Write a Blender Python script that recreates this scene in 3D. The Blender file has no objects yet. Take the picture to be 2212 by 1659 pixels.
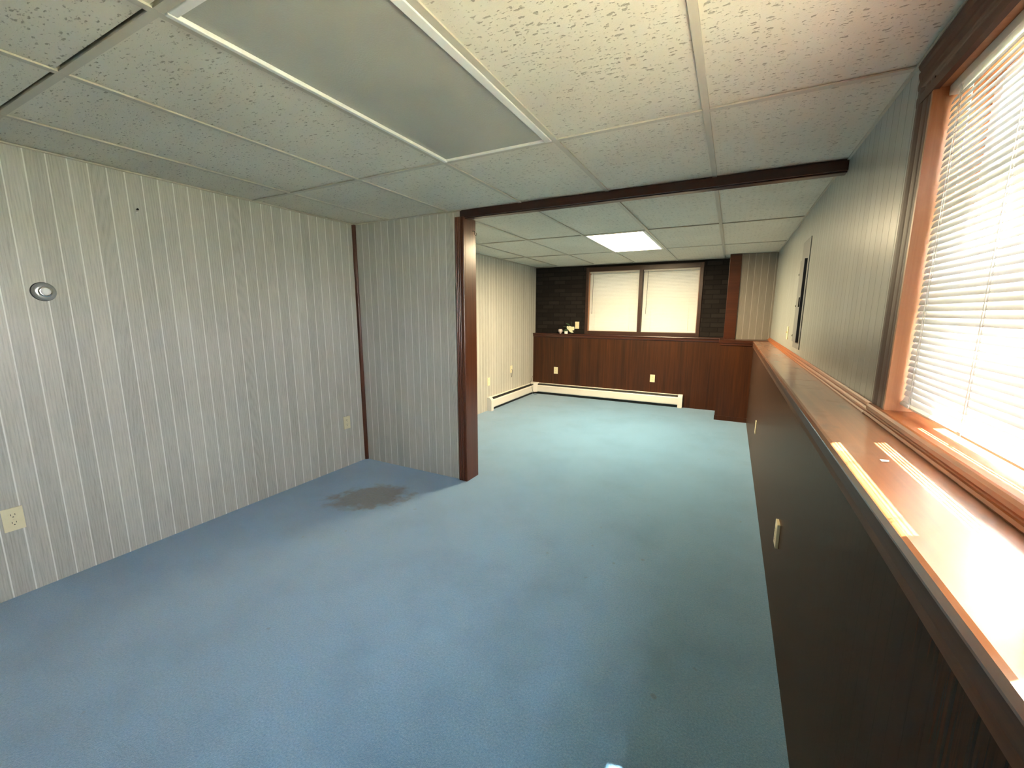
import bpy, math, random
from mathutils import Vector, Matrix

random.seed(7)
S = bpy.context.scene
COL = S.collection

# ------------------------------------------------------------------ dimensions (metres)
XL, XR, H = -1.631, 1.823, 2.135          # left wall, right wall (upper), ceiling
XW = 1.637                                 # face of the low wall on the right
YP = 0.878                                 # partition
YB = -4.30                                 # wall behind the camera
YF = 4.76                                  # far wall (upper, brick)
YW = 4.68                                  # far wainscot face
ZL = 1.045                                 # ledge top
T = 0.61                                   # ceiling grid module


# ------------------------------------------------------------------ mesh helpers
class MB:
    def __init__(self):
        self.v, self.f, self.s = [], [], []

    def quad(self, *pts, smooth=False):
        n = len(self.v)
        self.v += [tuple(p) for p in pts]
        self.f.append(tuple(range(n, n + len(pts))))
        self.s.append(smooth)
        return self

    def box(self, x0, x1, y0, y1, z0, z1):
        n = len(self.v)
        self.v += [(x0, y0, z0), (x1, y0, z0), (x1, y1, z0), (x0, y1, z0),
                   (x0, y0, z1), (x1, y0, z1), (x1, y1, z1), (x0, y1, z1)]
        for q in ((0, 3, 2, 1), (4, 5, 6, 7), (0, 1, 5, 4), (1, 2, 6, 5), (2, 3, 7, 6), (3, 0, 4, 7)):
            self.f.append(tuple(n + i for i in q))
            self.s.append(False)
        return self

    def prism(self, prof, axis, a, b, smooth=False):
        """closed profile of (p, q) extruded along axis: 'x' -> (y,z), 'y' -> (x,z), 'z' -> (x,y)"""
        def P(p, q, t):
            return {'x': (t, p, q), 'y': (p, t, q), 'z': (p, q, t)}[axis]
        n, k = len(self.v), len(prof)
        self.v += [P(p, q, a) for p, q in prof] + [P(p, q, b) for p, q in prof]
        for i in range(k):
            j = (i + 1) % k
            self.f.append((n + i, n + j, n + k + j, n + k + i))
            self.s.append(smooth)
        self.f.append(tuple(n + i for i in reversed(range(k))))
        self.f.append(tuple(n + k + i for i in range(k)))
        self.s += [False, False]
        return self

    def sheet(self, prof, axis, a, b):
        """open profile extruded along an axis, smooth"""
        def P(p, q, t):
            return {'x': (t, p, q), 'y': (p, t, q), 'z': (p, q, t)}[axis]
        n, k = len(self.v), len(prof)
        self.v += [P(p, q, a) for p, q in prof] + [P(p, q, b) for p, q in prof]
        for i in range(k - 1):
            self.f.append((n + i, n + i + 1, n + k + i + 1, n + k + i))
            self.s.append(True)
        return self

    def lathe(self, prof, origin, axis, seg=40):
        """profile of (radius, height) turned around axis through origin"""
        o = Vector(origin)
        ax = Vector(axis).normalized()
        u = ax.orthogonal().normalized()
        w = ax.cross(u)
        n = len(self.v)
        for r, h in prof:
            for k in range(seg):
                t = 2 * math.pi * k / seg
                self.v.append(tuple(o + ax * h + (u * math.cos(t) + w * math.sin(t)) * r))
        for i in range(len(prof) - 1):
            for k in range(seg):
                a, b = n + i * seg + k, n + i * seg + (k + 1) % seg
                self.f.append((a, b, b + seg, a + seg))
                self.s.append(True)
        self.f.append(tuple(n + k for k in reversed(range(seg))))
        m = n + (len(prof) - 1) * seg
        self.f.append(tuple(m + k for k in range(seg)))
        self.s += [False, False]
        return self

    def tube(self, pts, r, seg=10):
        pts = [Vector(p) for p in pts]
        n, k = len(self.v), len(pts)
        prev = None
        for i, p in enumerate(pts):
            d = (pts[min(i + 1, k - 1)] - pts[max(i - 1, 0)]).normalized()
            u = d.orthogonal().normalized() if prev is None else (prev - d * prev.dot(d)).normalized()
            prev = u
            w = d.cross(u)
            rr = r[i] if isinstance(r, (list, tuple)) else r
            for j in range(seg):
                t = 2 * math.pi * j / seg
                self.v.append(tuple(p + (u * math.cos(t) + w * math.sin(t)) * rr))
        for i in range(k - 1):
            for j in range(seg):
                a, b = n + i * seg + j, n + i * seg + (j + 1) % seg
                self.f.append((a, b, b + seg, a + seg))
                self.s.append(True)
        self.f.append(tuple(n + j for j in reversed(range(seg))))
        self.f.append(tuple(n + (k - 1) * seg + j for j in range(seg)))
        self.s += [False, False]
        return self

    def build(self, name, mat, parent=None, bevel=0.0, label=None, loc=None):
        off = Vector(loc) if loc is not None else (root_world(parent) if parent else Vector((0, 0, 0)))
        me = bpy.data.meshes.new(name)
        me.from_pydata([tuple(Vector(p) - off) for p in self.v], [], self.f)
        me.polygons.foreach_set('use_smooth', self.s)
        me.update()
        o = bpy.data.objects.new(name, me)
        COL.objects.link(o)
        if mat:
            me.materials.append(mat)
        if parent:
            o.parent = parent
        elif loc is not None:
            o.location = off
        if bevel:
            m = o.modifiers.new('edges', 'BEVEL')
            m.width, m.segments, m.limit_method, m.angle_limit = bevel, 2, 'ANGLE', math.radians(40)
            m.harden_normals = False
        if label:
            o['label'] = label
        return o


def root_world(o):
    p = Vector((0, 0, 0))
    while o is not None:
        p += o.location
        o = o.parent
    return p


def thing(name, loc, label, cat, group=None):
    o = bpy.data.objects.new(name, None)
    o.empty_display_size = 0.05
    COL.objects.link(o)
    o.location = loc
    o['label'], o['category'] = label, cat
    if group:
        o['group'] = group
    return o


def tag(o, label, cat, group=None):
    o['label'], o['category'] = label, cat
    if group:
        o['group'] = group
    return o


def struct(o, label, cat):
    o['kind'] = 'structure'
    o['label'], o['category'] = label, cat
    return o


def sroot(name, loc, label, cat):
    return struct(thing(name, loc, label, cat), label, cat)


# ------------------------------------------------------------------ materials
class NT:
    def __init__(self, name):
        self.m = bpy.data.materials.new(name)
        self.m.use_nodes = True
        self.t = self.m.node_tree
        self.n = self.t.nodes
        self.b = self.n['Principled BSDF']
        self.out = self.n['Material Output']

    def node(self, kind, **kw):
        nd = self.n.new(kind)
        for k, v in kw.items():
            setattr(nd, k, v)
        return nd

    def link(self, a, b):
        self.t.links.new(a, b)

    def val(self, nd, i, x):
        if hasattr(x, 'is_output'):
            self.link(x, nd.inputs[i])
        else:
            nd.inputs[i].default_value = x

    def math(self, op, a, b=None, c=None, clamp=False):
        nd = self.node('ShaderNodeMath', operation=op, use_clamp=clamp)
        self.val(nd, 0, a)
        if b is not None:
            self.val(nd, 1, b)
        if c is not None:
            self.val(nd, 2, c)
        return nd.outputs[0]

    def coord(self, scale=(1, 1, 1), loc=(0, 0, 0)):
        tc = self.node('ShaderNodeTexCoord')
        mp = self.node('ShaderNodeMapping')
        mp.inputs['Scale'].default_value = scale
        mp.inputs['Location'].default_value = loc
        self.link(tc.outputs['Object'], mp.inputs['Vector'])
        return mp.outputs[0]

    def xyz(self):
        tc = self.node('ShaderNodeTexCoord')
        sp = self.node('ShaderNodeSeparateXYZ')
        self.link(tc.outputs['Object'], sp.inputs[0])
        return sp.outputs

    def noise(self, vec, scale, detail=3, rough=0.55, dist=0.0):
        nd = self.node('ShaderNodeTexNoise')
        self.link(vec, nd.inputs['Vector'])
        nd.inputs['Scale'].default_value = scale
        nd.inputs['Detail'].default_value = detail
        nd.inputs['Roughness'].default_value = rough
        nd.inputs['Distortion'].default_value = dist
        return nd.outputs['Fac']

    def ramp(self, fac, stops, interp='LINEAR'):
        nd = self.node('ShaderNodeValToRGB')
        nd.color_ramp.interpolation = interp
        el = nd.color_ramp.elements
        while len(el) < len(stops):
            el.new(0.5)
        for e, (p, c) in zip(el, stops):
            e.position = p
            e.color = (c[0], c[1], c[2], 1) if not isinstance(c, (int, float)) else (c, c, c, 1)
        self.link(fac, nd.inputs[0])
        return nd.outputs[0]

    def mix(self, fac, a, b, blend='MIX'):
        nd = self.node('ShaderNodeMix', data_type='RGBA', blend_type=blend)
        self.val(nd, 0, fac)
        for i, c in ((6, a), (7, b)):
            if hasattr(c, 'is_output'):
                self.link(c, nd.inputs[i])
            else:
                nd.inputs[i].default_value = (c[0], c[1], c[2], 1)
        return nd.outputs[2]

    def bump(self, h, strength=0.3, dist=0.002):
        nd = self.node('ShaderNodeBump')
        nd.inputs['Strength'].default_value = strength
        nd.inputs['Distance'].default_value = dist
        self.link(h, nd.inputs['Height'])
        self.link(nd.outputs[0], self.b.inputs['Normal'])

    def set(self, **kw):
        for k, v in kw.items():
            i = self.b.inputs[k.replace('_', ' ')]
            if hasattr(v, 'is_output'):
                self.link(v, i)
            elif isinstance(v, tuple) and len(v) == 3:
                i.default_value = (*v, 1)
            else:
                i.default_value = v
        return self


def plain(name, col, rough=0.5, metal=0.0, spec=0.5, var=0.04):
    t = NT(name)
    f = t.noise(t.coord(), 35, 3)
    c = t.mix(f, tuple(x * (1 - var) for x in col), tuple(min(1, x * (1 + var)) for x in col))
    t.set(Base_Color=c, Roughness=rough, Metallic=metal, Specular_IOR_Level=spec)
    return t.m


def wood(name, light, dark, axis, rough=0.35, spec=0.5, freq=70.0, bump=0.15, worn=None, coat=0.0):
    """stained timber, grain running along axis"""
    t = NT(name)
    sc = {'x': (0.03, 1, 1), 'y': (1, 0.03, 1), 'z': (1, 1, 0.03)}[axis]
    v = t.coord(sc)
    g = t.noise(v, freq, 5, 0.65, 0.4)
    g2 = t.noise(v, freq * 0.16, 3, 0.5, 0.6)
    fac = t.math('ADD', t.math('MULTIPLY', g, 0.6), t.math('MULTIPLY', g2, 0.4))
    c = t.ramp(fac, [(0.30, dark), (0.66, light)])
    r = rough
    if worn:
        w = t.noise(t.coord(), 7, 5, 0.6)
        wf = t.ramp(w, [(0.56, 0.0), (0.70, 1.0)])
        c = t.mix(t.math('MULTIPLY', wf, 0.55), c, worn)
        sm = t.noise(t.coord((1.6, 0.7, 1), (2.1, 0.4, 0)), 6, 3, 0.55)
        c = t.mix(t.ramp(sm, [(0.60, 0.0), (0.72, 0.6)]), c, (0.050, 0.030, 0.020))
        r = t.math('ADD', t.math('MULTIPLY', wf, 0.15), rough)
    t.set(Base_Color=c, Roughness=r, Specular_IOR_Level=spec, Coat_Weight=coat, Coat_Roughness=0.2)
    t.bump(g, bump, 0.001)
    return t.m


def panelling(name, axis, phase, pitch=0.075, base=(0.490, 0.472, 0.420), groove=(0.76, 0.75, 0.70), rough=0.26):
    """whitewashed plank panelling: pale grooves every 75 mm, vertical grain"""
    t = NT(name)
    x, y, z = t.xyz()
    u = y if axis == 'y' else x
    k = t.math('DIVIDE', t.math('SUBTRACT', u, phase), pitch)
    idx = t.math('FLOOR', k)
    fr = t.math('FRACT', k)
    d = t.math('ABSOLUTE', t.math('SUBTRACT', fr, 0.5))           # 0.5 at a groove
    g = t.math('SMOOTH_MIN', 1.0, t.math('MULTIPLY', t.math('SUBTRACT', d, 0.459), 60.0), 0.1, clamp=True)
    wn = t.node('ShaderNodeTexWhiteNoise', noise_dimensions='1D')
    t.link(idx, wn.inputs['W'])
    comb = t.node('ShaderNodeCombineXYZ')
    t.link(t.math('ADD', u, t.math('MULTIPLY', wn.outputs[0], 9.0)), comb.inputs[0])
    t.link(t.math('MULTIPLY', z, 0.035), comb.inputs[2])
    fine = t.noise(comb.outputs[0], 230, 4, 0.7, 0.3)
    comb2 = t.node('ShaderNodeCombineXYZ')
    t.link(t.math('ADD', u, t.math('MULTIPLY', wn.outputs[0], 5.0)), comb2.inputs[0])
    t.link(t.math('MULTIPLY', z, 0.12), comb2.inputs[2])
    cath = t.node('ShaderNodeTexWave', wave_type='RINGS', rings_direction='Y')
    t.link(comb2.outputs[0], cath.inputs['Vector'])
    cath.inputs['Scale'].default_value = 26
    cath.inputs['Distortion'].default_value = 5
    cath.inputs['Detail'].default_value = 2.5
    cath.inputs['Detail Scale'].default_value = 1.6
    blot = t.noise(t.coord((1, 1, 0.25)), 9, 3)
    f = t.math('ADD', t.math('MULTIPLY', fine, 0.75),
               t.math('ADD', t.math('MULTIPLY', cath.outputs['Fac'], 0.10), t.math('MULTIPLY', blot, 0.25)))
    c = t.ramp(f, [(0.36, tuple(b * 0.78 for b in base)), (0.54, base), (0.72, tuple(b * 1.14 for b in base))])
    tone = t.math('ADD', 0.93, t.math('MULTIPLY', wn.outputs[0], 0.12))
    tc = t.node('ShaderNodeCombineXYZ')
    for i in range(3):
        t.link(tone, tc.inputs[i])
    c = t.mix(1.0, c, tc.outputs[0], 'MULTIPLY')
    c = t.mix(t.math('MULTIPLY', g, 0.92), c, groove)
    t.set(Base_Color=c, Roughness=t.math('ADD', rough, t.math('MULTIPLY', g, 0.35)), Specular_IOR_Level=0.65)
    t.bump(t.math('SUBTRACT', t.math('MULTIPLY', fine, 0.05), g), 0.35, 0.0015)
    return t.m


def carpet_mat():
    t = NT('blue_carpet')
    v = t.coord()
    n1 = t.noise(v, 420, 3, 0.7)
    n2 = t.noise(v, 150, 2, 0.6)
    n3 = t.noise(v, 2.3, 4, 0.6)
    f = t.math('ADD', t.math('MULTIPLY', n1, 0.6), t.math('MULTIPLY', n2, 0.4))
    c = t.ramp(f, [(0.30, (0.060, 0.175, 0.320)), (0.52, (0.150, 0.320, 0.520)), (0.72, (0.300, 0.490, 0.690))])
    c = t.mix(t.ramp(n3, [(0.45, 0.0), (0.75, 0.5)]), c, (0.075, 0.185, 0.320))
    # the brown spill beside the partition
    x, y, z = t.xyz()
    ca, sa = math.cos(math.radians(38)), math.sin(math.radians(38))
    dx, dy = t.math('SUBTRACT', x, -0.955), t.math('SUBTRACT', y, 0.275)
    p = t.math('ADD', t.math('MULTIPLY', dx, ca), t.math('MULTIPLY', dy, sa))
    q = t.math('SUBTRACT', t.math('MULTIPLY', dy, ca), t.math('MULTIPLY', dx, sa))
    r = t.math('SQRT', t.math('ADD', t.math('POWER', t.math('DIVIDE', p, 0.35), 2.0),
                              t.math('POWER', t.math('DIVIDE', q, 0.25), 2.0)))
    edge = t.noise(v, 11, 4, 0.6)
    r = t.math('ADD', r, t.math('MULTIPLY', t.math('SUBTRACT', edge, 0.5), 1.3))
    st = t.ramp(r, [(0.62, 1.0), (0.95, 0.0)])
    mott = t.noise(v, 60, 3)
    st = t.math('MULTIPLY', st, t.math('ADD', 0.45, t.math('MULTIPLY', mott, 0.8)), clamp=True)
    c = t.mix(t.math('MULTIPLY', st, 0.95), c, (0.080, 0.085, 0.066))
    # a few small dark specks and scuffs
    sp = t.noise(v, 16, 1, 0.4)
    c = t.mix(t.ramp(sp, [(0.77, 0.0), (0.80, 0.55)]), c, (0.10, 0.15, 0.18))
    t.set(Base_Color=c, Roughness=0.95, Specular_IOR_Level=0.1,
          Sheen_Weight=0.80, Sheen_Roughness=0.33, Sheen_Tint=(1.0, 0.93, 0.86))
    t.bump(f, 0.9, 0.006)
    return t.m


def tile_mat():
    t = NT('ceiling_tile')
    def pits(scale, sc, share, size, soft, loc=(0, 0, 0)):
        wob = t.node('ShaderNodeTexNoise')
        t.link(t.coord(), wob.inputs['Vector'])
        wob.inputs['Scale'].default_value = 90
        wob.inputs['Detail'].default_value = 2
        va = t.node('ShaderNodeVectorMath', operation='MULTIPLY_ADD')
        t.link(wob.outputs['Color'], va.inputs[0])
        va.inputs[1].default_value = (0.016, 0.012, 0.0)
        t.link(t.coord(sc, loc), va.inputs[2])
        vo = t.node('ShaderNodeTexVoronoi', voronoi_dimensions='2D')
        t.link(va.outputs[0], vo.inputs['Vector'])
        vo.inputs['Scale'].default_value = scale
        sep = t.node('ShaderNodeSeparateColor')
        t.link(vo.outputs['Color'], sep.inputs[0])
        keep = t.math('LESS_THAN', sep.outputs[0], share)
        r = t.math('ADD', size * 0.4, t.math('MULTIPLY', sep.outputs[1], size))
        d = t.math('DIVIDE', t.math('SUBTRACT', r, vo.outputs['Distance']), soft, clamp=True)
        return t.math('MULTIPLY', d, keep)
    big = pits(66, (0.42, 1.0, 1.0), 0.46, 0.19, 0.08)
    mid = pits(115, (0.6, 1.0, 1.0), 0.45, 0.22, 0.14, (0.31, 0.17, 0))
    p = t.math('MAXIMUM', big, t.math('MULTIPLY', mid, 0.7))
    fine = t.noise(t.coord(), 260, 3)
    blot = t.noise(t.coord(), 1.7, 3)
    base = t.ramp(blot, [(0.35, (0.66, 0.615, 0.515)), (0.65, (0.72, 0.675, 0.57))])
    c = t.mix(t.math('MULTIPLY', p, 0.68), base, (0.24, 0.21, 0.155))
    t.set(Base_Color=c, Roughness=0.9, Specular_IOR_Level=0.15)
    t.bump(t.math('SUBTRACT', t.math('MULTIPLY', fine, 0.3), p), 0.6, 0.003)
    return t.m


def brick_mat():
    t = NT('dark_brick')
    tc = t.node('ShaderNodeTexCoord')
    sp = t.node('ShaderNodeSeparateXYZ')
    t.link(tc.outputs['Object'], sp.inputs[0])
    cb = t.node('ShaderNodeCombineXYZ')
    t.link(sp.outputs[0], cb.inputs[0])
    t.link(sp.outputs[2], cb.inputs[1])
    br = t.node('ShaderNodeTexBrick')
    t.link(cb.outputs[0], br.inputs['Vector'])
    br.inputs['Scale'].default_value = 1.0
    br.inputs['Brick Width'].default_value = 0.20
    br.inputs['Row Height'].default_value = 0.066
    br.inputs['Mortar Size'].default_value = 0.006
    br.inputs['Mortar Smooth'].default_value = 0.3
    br.inputs['Bias'].default_value = -0.2
    br.inputs['Color1'].default_value = (0.010, 0.007, 0.006, 1)
    br.inputs['Color2'].default_value = (0.026, 0.020, 0.018, 1)
    br.inputs['Mortar'].default_value = (0.004, 0.003, 0.003, 1)
    n = t.noise(t.coord(), 60, 4)
    c = t.mix(t.math('MULTIPLY', n, 0.5), br.outputs['Color'], (0.011, 0.008, 0.007))
    t.set(Base_Color=c, Roughness=0.85, Specular_IOR_Level=0.25)
    t.bump(t.math('SUBTRACT', t.math('MULTIPLY', n, 0.3), br.outputs['Fac']), 0.8, 0.006)
    return t.m


def slat_mat(name, col, transl):
    t = NT(name)
    t.n.remove(t.b)
    f = t.noise(t.coord(), 20, 2)
    c = t.mix(f, tuple(x * 0.97 for x in col), col)
    df, tr = t.node('ShaderNodeBsdfDiffuse'), t.node('ShaderNodeBsdfTranslucent')
    gl = t.node('ShaderNodeBsdfGlossy')
    gl.inputs['Roughness'].default_value = 0.5
    gl.inputs['Color'].default_value = (0.9, 0.9, 0.9, 1)
    t.link(c, df.inputs['Color'])
    t.link(c, tr.inputs['Color'])
    m = t.node('ShaderNodeMixShader')
    m.inputs[0].default_value = transl
    t.link(df.outputs[0], m.inputs[1])
    t.link(tr.outputs[0], m.inputs[2])
    m2 = t.node('ShaderNodeMixShader')
    m2.inputs[0].default_value = 0.02
    t.link(m.outputs[0], m2.inputs[1])
    t.link(gl.outputs[0], m2.inputs[2])
    t.link(m2.outputs[0], t.out.inputs['Surface'])
    return t.m


def glass_mat():
    t = NT('window_glass')
    t.n.remove(t.b)
    tr, gl = t.node('ShaderNodeBsdfTransparent'), t.node('ShaderNodeBsdfGlossy')
    f = t.noise(t.coord(), 2, 1)
    c = t.mix(f, (0.95, 0.98, 0.97), (0.97, 0.99, 0.98))
    t.link(c, tr.inputs['Color'])
    gl.inputs['Roughness'].default_value = 0.02
    geo = t.node('ShaderNodeNewGeometry')
    dp = t.node('ShaderNodeVectorMath', operation='DOT_PRODUCT')
    t.link(geo.outputs['Normal'], dp.inputs[0])
    t.link(geo.outputs['Incoming'], dp.inputs[1])
    k = t.math('SUBTRACT', 1.0, t.math('ABSOLUTE', dp.outputs['Value']))
    fr = t.math('ADD', 0.04, t.math('MULTIPLY', t.math('POWER', k, 5.0), 0.9))      # Schlick reflectance of a thin pane
    m = t.node('ShaderNodeMixShader')
    t.link(fr, m.inputs[0])
    t.link(tr.outputs[0], m.inputs[1])
    t.link(gl.outputs[0], m.inputs[2])
    t.link(m.outputs[0], t.out.inputs['Surface'])
    return t.m


def emit_mat(name, col, strength):
    t = NT(name)
    f = t.noise(t.coord(), 4, 2)
    c = t.mix(f, tuple(x * 0.97 for x in col), col)
    t.set(Base_Color=(0.8, 0.8, 0.78), Roughness=0.5, Emission_Color=c, Emission_Strength=strength)
    return t.m


def lens_mat():
    """unlit prismatic troffer lens, grey, a little dusty"""
    t = NT('unlit_lens')
    v = t.coord()
    f = t.noise(v, 3.5, 3)
    c = t.mix(f, (0.36, 0.36, 0.31), (0.43, 0.425, 0.37))
    sp = t.noise(v, 11, 2, 0.5)
    c = t.mix(t.ramp(sp, [(0.74, 0.0), (0.78, 0.6)]), c, (0.16, 0.14, 0.11))
    vo = t.node('ShaderNodeTexVoronoi')
    vo.inputs['Scale'].default_value = 190
    t.link(v, vo.inputs['Vector'])
    t.set(Base_Color=c, Roughness=0.35, Specular_IOR_Level=0.4)
    t.bump(vo.outputs['Distance'], 0.25, 0.002)
    return t.m


def reeded(name):
    """dark stained panelling with thin dark grooves every two inches"""
    t = NT(name)
    x, y, z = t.xyz()
    fr = t.math('FRACT', t.math('DIVIDE', t.math('ADD', y, 0.288 - 0.0254), 0.0508))
    d = t.math('ABSOLUTE', t.math('SUBTRACT', fr, 0.5))
    gr = t.math('MULTIPLY', t.math('SUBTRACT', 0.055, d), 40.0, clamp=True)
    g = t.noise(t.coord((1, 1, 0.03)), 85, 5, 0.65, 0.4)
    c = t.ramp(g, [(0.30, (0.016, 0.007, 0.004)), (0.68, (0.042, 0.019, 0.011))])
    c = t.mix(t.math('MULTIPLY', gr, 0.9), c, (0.006, 0.003, 0.002))
    bp = t.node('ShaderNodeBump')
    bp.inputs['Strength'].default_value = 0.5
    bp.inputs['Distance'].default_value = 0.002
    t.link(t.math('SUBTRACT', t.math('MULTIPLY', g, 0.2), gr), bp.inputs['Height'])
    t.n.remove(t.b)
    df, gl = t.node('ShaderNodeBsdfDiffuse'), t.node('ShaderNodeBsdfGlossy')
    t.link(c, df.inputs['Color'])
    gl.inputs['Color'].default_value = (0.80, 0.60, 0.48, 1)          # gloss tinted brown to warm the reflections
    gl.inputs['Roughness'].default_value = 0.27
    for nd in (df, gl):
        t.link(bp.outputs[0], nd.inputs['Normal'])
    lw = t.node('ShaderNodeLayerWeight')
    lw.inputs['Blend'].default_value = 0.5
    fr = t.math('ADD', 0.008, t.math('MULTIPLY', t.math('POWER', lw.outputs['Facing'], 5.0), 0.50))
    m = t.node('ShaderNodeMixShader')
    t.link(fr, m.inputs[0])
    t.link(df.outputs[0], m.inputs[1])
    t.link(gl.outputs[0], m.inputs[2])
    t.link(m.outputs[0], t.out.inputs['Surface'])
    return t.m


def screen_mat(name, block):
    """unseen screen added outside the glass to dim daylight on the blinds"""
    t = NT(name)
    t.n.remove(t.b)
    tr, df = t.node('ShaderNodeBsdfTransparent'), t.node('ShaderNodeBsdfDiffuse')
    f = t.noise(t.coord(), 3, 2)
    t.link(t.mix(f, (0.05, 0.05, 0.05), (0.07, 0.07, 0.07)), df.inputs['Color'])
    m = t.node('ShaderNodeMixShader')
    m.inputs[0].default_value = block
    t.link(tr.outputs[0], m.inputs[1])
    t.link(df.outputs[0], m.inputs[2])
    t.link(m.outputs[0], t.out.inputs['Surface'])
    return t.m


M = {
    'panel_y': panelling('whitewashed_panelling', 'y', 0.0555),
    'panel_r': panelling('whitewashed_panelling_window_wall', 'y', 0.0555, 0.075, (0.335, 0.355, 0.335), (0.25, 0.265, 0.25), 0.30),  # grooves coloured dark, as they look against reflected glare
    'panel_x': panelling('whitewashed_panelling_cross', 'x', -1.535 + 0.0375 - 0.0375, 0.0741),
    'panel_chase': panelling('darker_panelling', 'x', 1.43, 0.0741, (0.215, 0.190, 0.160), (0.33, 0.30, 0.26)),  # darker tones than the other panelling
    'carpet': carpet_mat(),
    'tile': tile_mat(),
    'brick': brick_mat(),
    'tee': plain('ceiling_grid_metal', (0.52, 0.475, 0.385), 0.45, 0, 0.4),
    'void': plain('dark_plenum', (0.012, 0.012, 0.013), 0.9),
    'trim_z': wood('stained_trim_upright', (0.130, 0.036, 0.014), (0.045, 0.012, 0.005), 'z', 0.30, coat=0.1),
    'trim_y': wood('stained_trim_long', (0.330, 0.100, 0.026), (0.190, 0.052, 0.013), 'y', 0.45, spec=0.3),
    'trim_x': wood('stained_trim_cross', (0.050, 0.019, 0.011), (0.022, 0.008, 0.005), 'x', 0.35),
    'beam': wood('dark_beam_timber', (0.050, 0.016, 0.010), (0.022, 0.007, 0.005), 'x', 0.30),
    'ledge_y': wood('worn_ledge_timber', (0.270, 0.088, 0.026), (0.150, 0.046, 0.013), 'y', 0.40, worn=(0.26, 0.15, 0.09), freq=45, coat=1.0),
    'ledge_x': wood('far_ledge_timber', (0.070, 0.019, 0.008), (0.030, 0.008, 0.004), 'x', 0.28),
    'jamb': wood('window_jamb_timber', (0.420, 0.190, 0.085), (0.300, 0.115, 0.045), 'z', 0.4),
    'casing': wood('window_casing_timber', (0.088, 0.040, 0.030), (0.050, 0.022, 0.017), 'z', 0.5, spec=0.35),
    'casing_y': wood('head_casing_timber', (0.090, 0.036, 0.022), (0.048, 0.018, 0.011), 'y', 0.5, spec=0.35),
    'apron': wood('dark_apron_timber', (0.100, 0.045, 0.022), (0.045, 0.019, 0.010), 'y', 0.5, spec=0.15),
    'wains': wood('walnut_wainscot', (0.074, 0.021, 0.0045), (0.008, 0.0025, 0.001), 'z', 0.38, spec=0.35, freq=48),
    'lowwall': reeded('dark_reeded_panelling'),
    'slat': slat_mat('white_blind_slat', (0.85, 0.83, 0.81), 0.05),
    'slat_far': slat_mat('cream_blind_slat', (0.88, 0.87, 0.82), 0.28),
    'white': plain('white_plastic', (0.78, 0.77, 0.74), 0.4),
    'rail': plain('blind_headrail_shaded', (0.56, 0.53, 0.47), 0.4),  # beige grey carries the shade of the unlit front face
    'vinyl': plain('white_vinyl_sash', (0.75, 0.75, 0.73), 0.4),
    'glass': glass_mat(),
    'screen': screen_mat('dimming_screen', 0.38),
    'screen_far': screen_mat('dimming_screen_far', 0.89),
    'almond': plain('almond_plastic', (0.74, 0.67, 0.44), 0.38),
    'slot': plain('receptacle_slot', (0.05, 0.045, 0.03), 0.7),
    'heater': plain('white_heater_enamel', (0.74, 0.70, 0.64), 0.4),
    'fin': plain('dark_heater_fins', (0.02, 0.02, 0.02), 0.6),
    'greymetal': plain('grey_panel_enamel', (0.20, 0.205, 0.20), 0.45, 0.0),
    'navy': plain('dark_panel_edge', (0.030, 0.040, 0.060), 0.4),
    'chrome': plain('polished_metal', (0.75, 0.76, 0.76), 0.2, 1.0),
    'darkmetal': plain('dark_hook_metal', (0.02, 0.018, 0.016), 0.4, 0.8),
    'thermo': plain('thermostat_grey', (0.40, 0.39, 0.37), 0.3, 0.6),
    'thermodark': plain('thermostat_shadow_ring', (0.07, 0.07, 0.065), 0.5),
    'cable': plain('brown_cable', (0.030, 0.018, 0.012), 0.5),
    'ceramic': plain('white_ceramic', (0.80, 0.79, 0.77), 0.25),
    'rose': plain('pale_pink_ceramic', (0.55, 0.46, 0.43), 0.35),
    'petal': plain('cream_petal', (0.74, 0.74, 0.52), 0.5),
    'leaf': plain('dark_green_leaf', (0.030, 0.060, 0.025), 0.45),
    'lens': lens_mat(),
    'lamp': emit_mat('lit_lens', (1.0, 0.80, 0.49), 7.8),
    'ground': plain('outdoor_ground', (0.16, 0.17, 0.10), 0.9, var=0.25),
    'stone': plain('exterior_masonry', (0.45, 0.42, 0.38), 0.9, var=0.15),
    'paint': plain('plain_paint', (0.50, 0.49, 0.46), 0.6),
}

# ------------------------------------------------------------------ setting: floor, walls
struct(MB().box(XL - .1, XW + .1, YB - .1, 5.0, -0.1, 0.0).build('floor', M['carpet']),
       'worn blue carpet covering the floor with a brown stain', 'floor')
struct(MB().box(XL - .12, XL, YB - .1, 5.0, -0.1, H + .25).build('wall_left', M['panel_y']),
       'pale grey grooved wood panelling on the left wall', 'wall')
struct(MB().box(XL - .1, XR + .3, YB - .12, YB, -0.1, H + .25).build('wall_back', M['wains']),  # unseen; dark finish chosen to cut light bounced forward
       'dark panelled wall behind the viewpoint', 'wall')
struct(MB().box(XL, -.49, YP, YP + .115, 0, H).build('wall_partition', M['panel_x']),
       'short grooved panel partition jutting from the left wall', 'wall')

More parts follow.
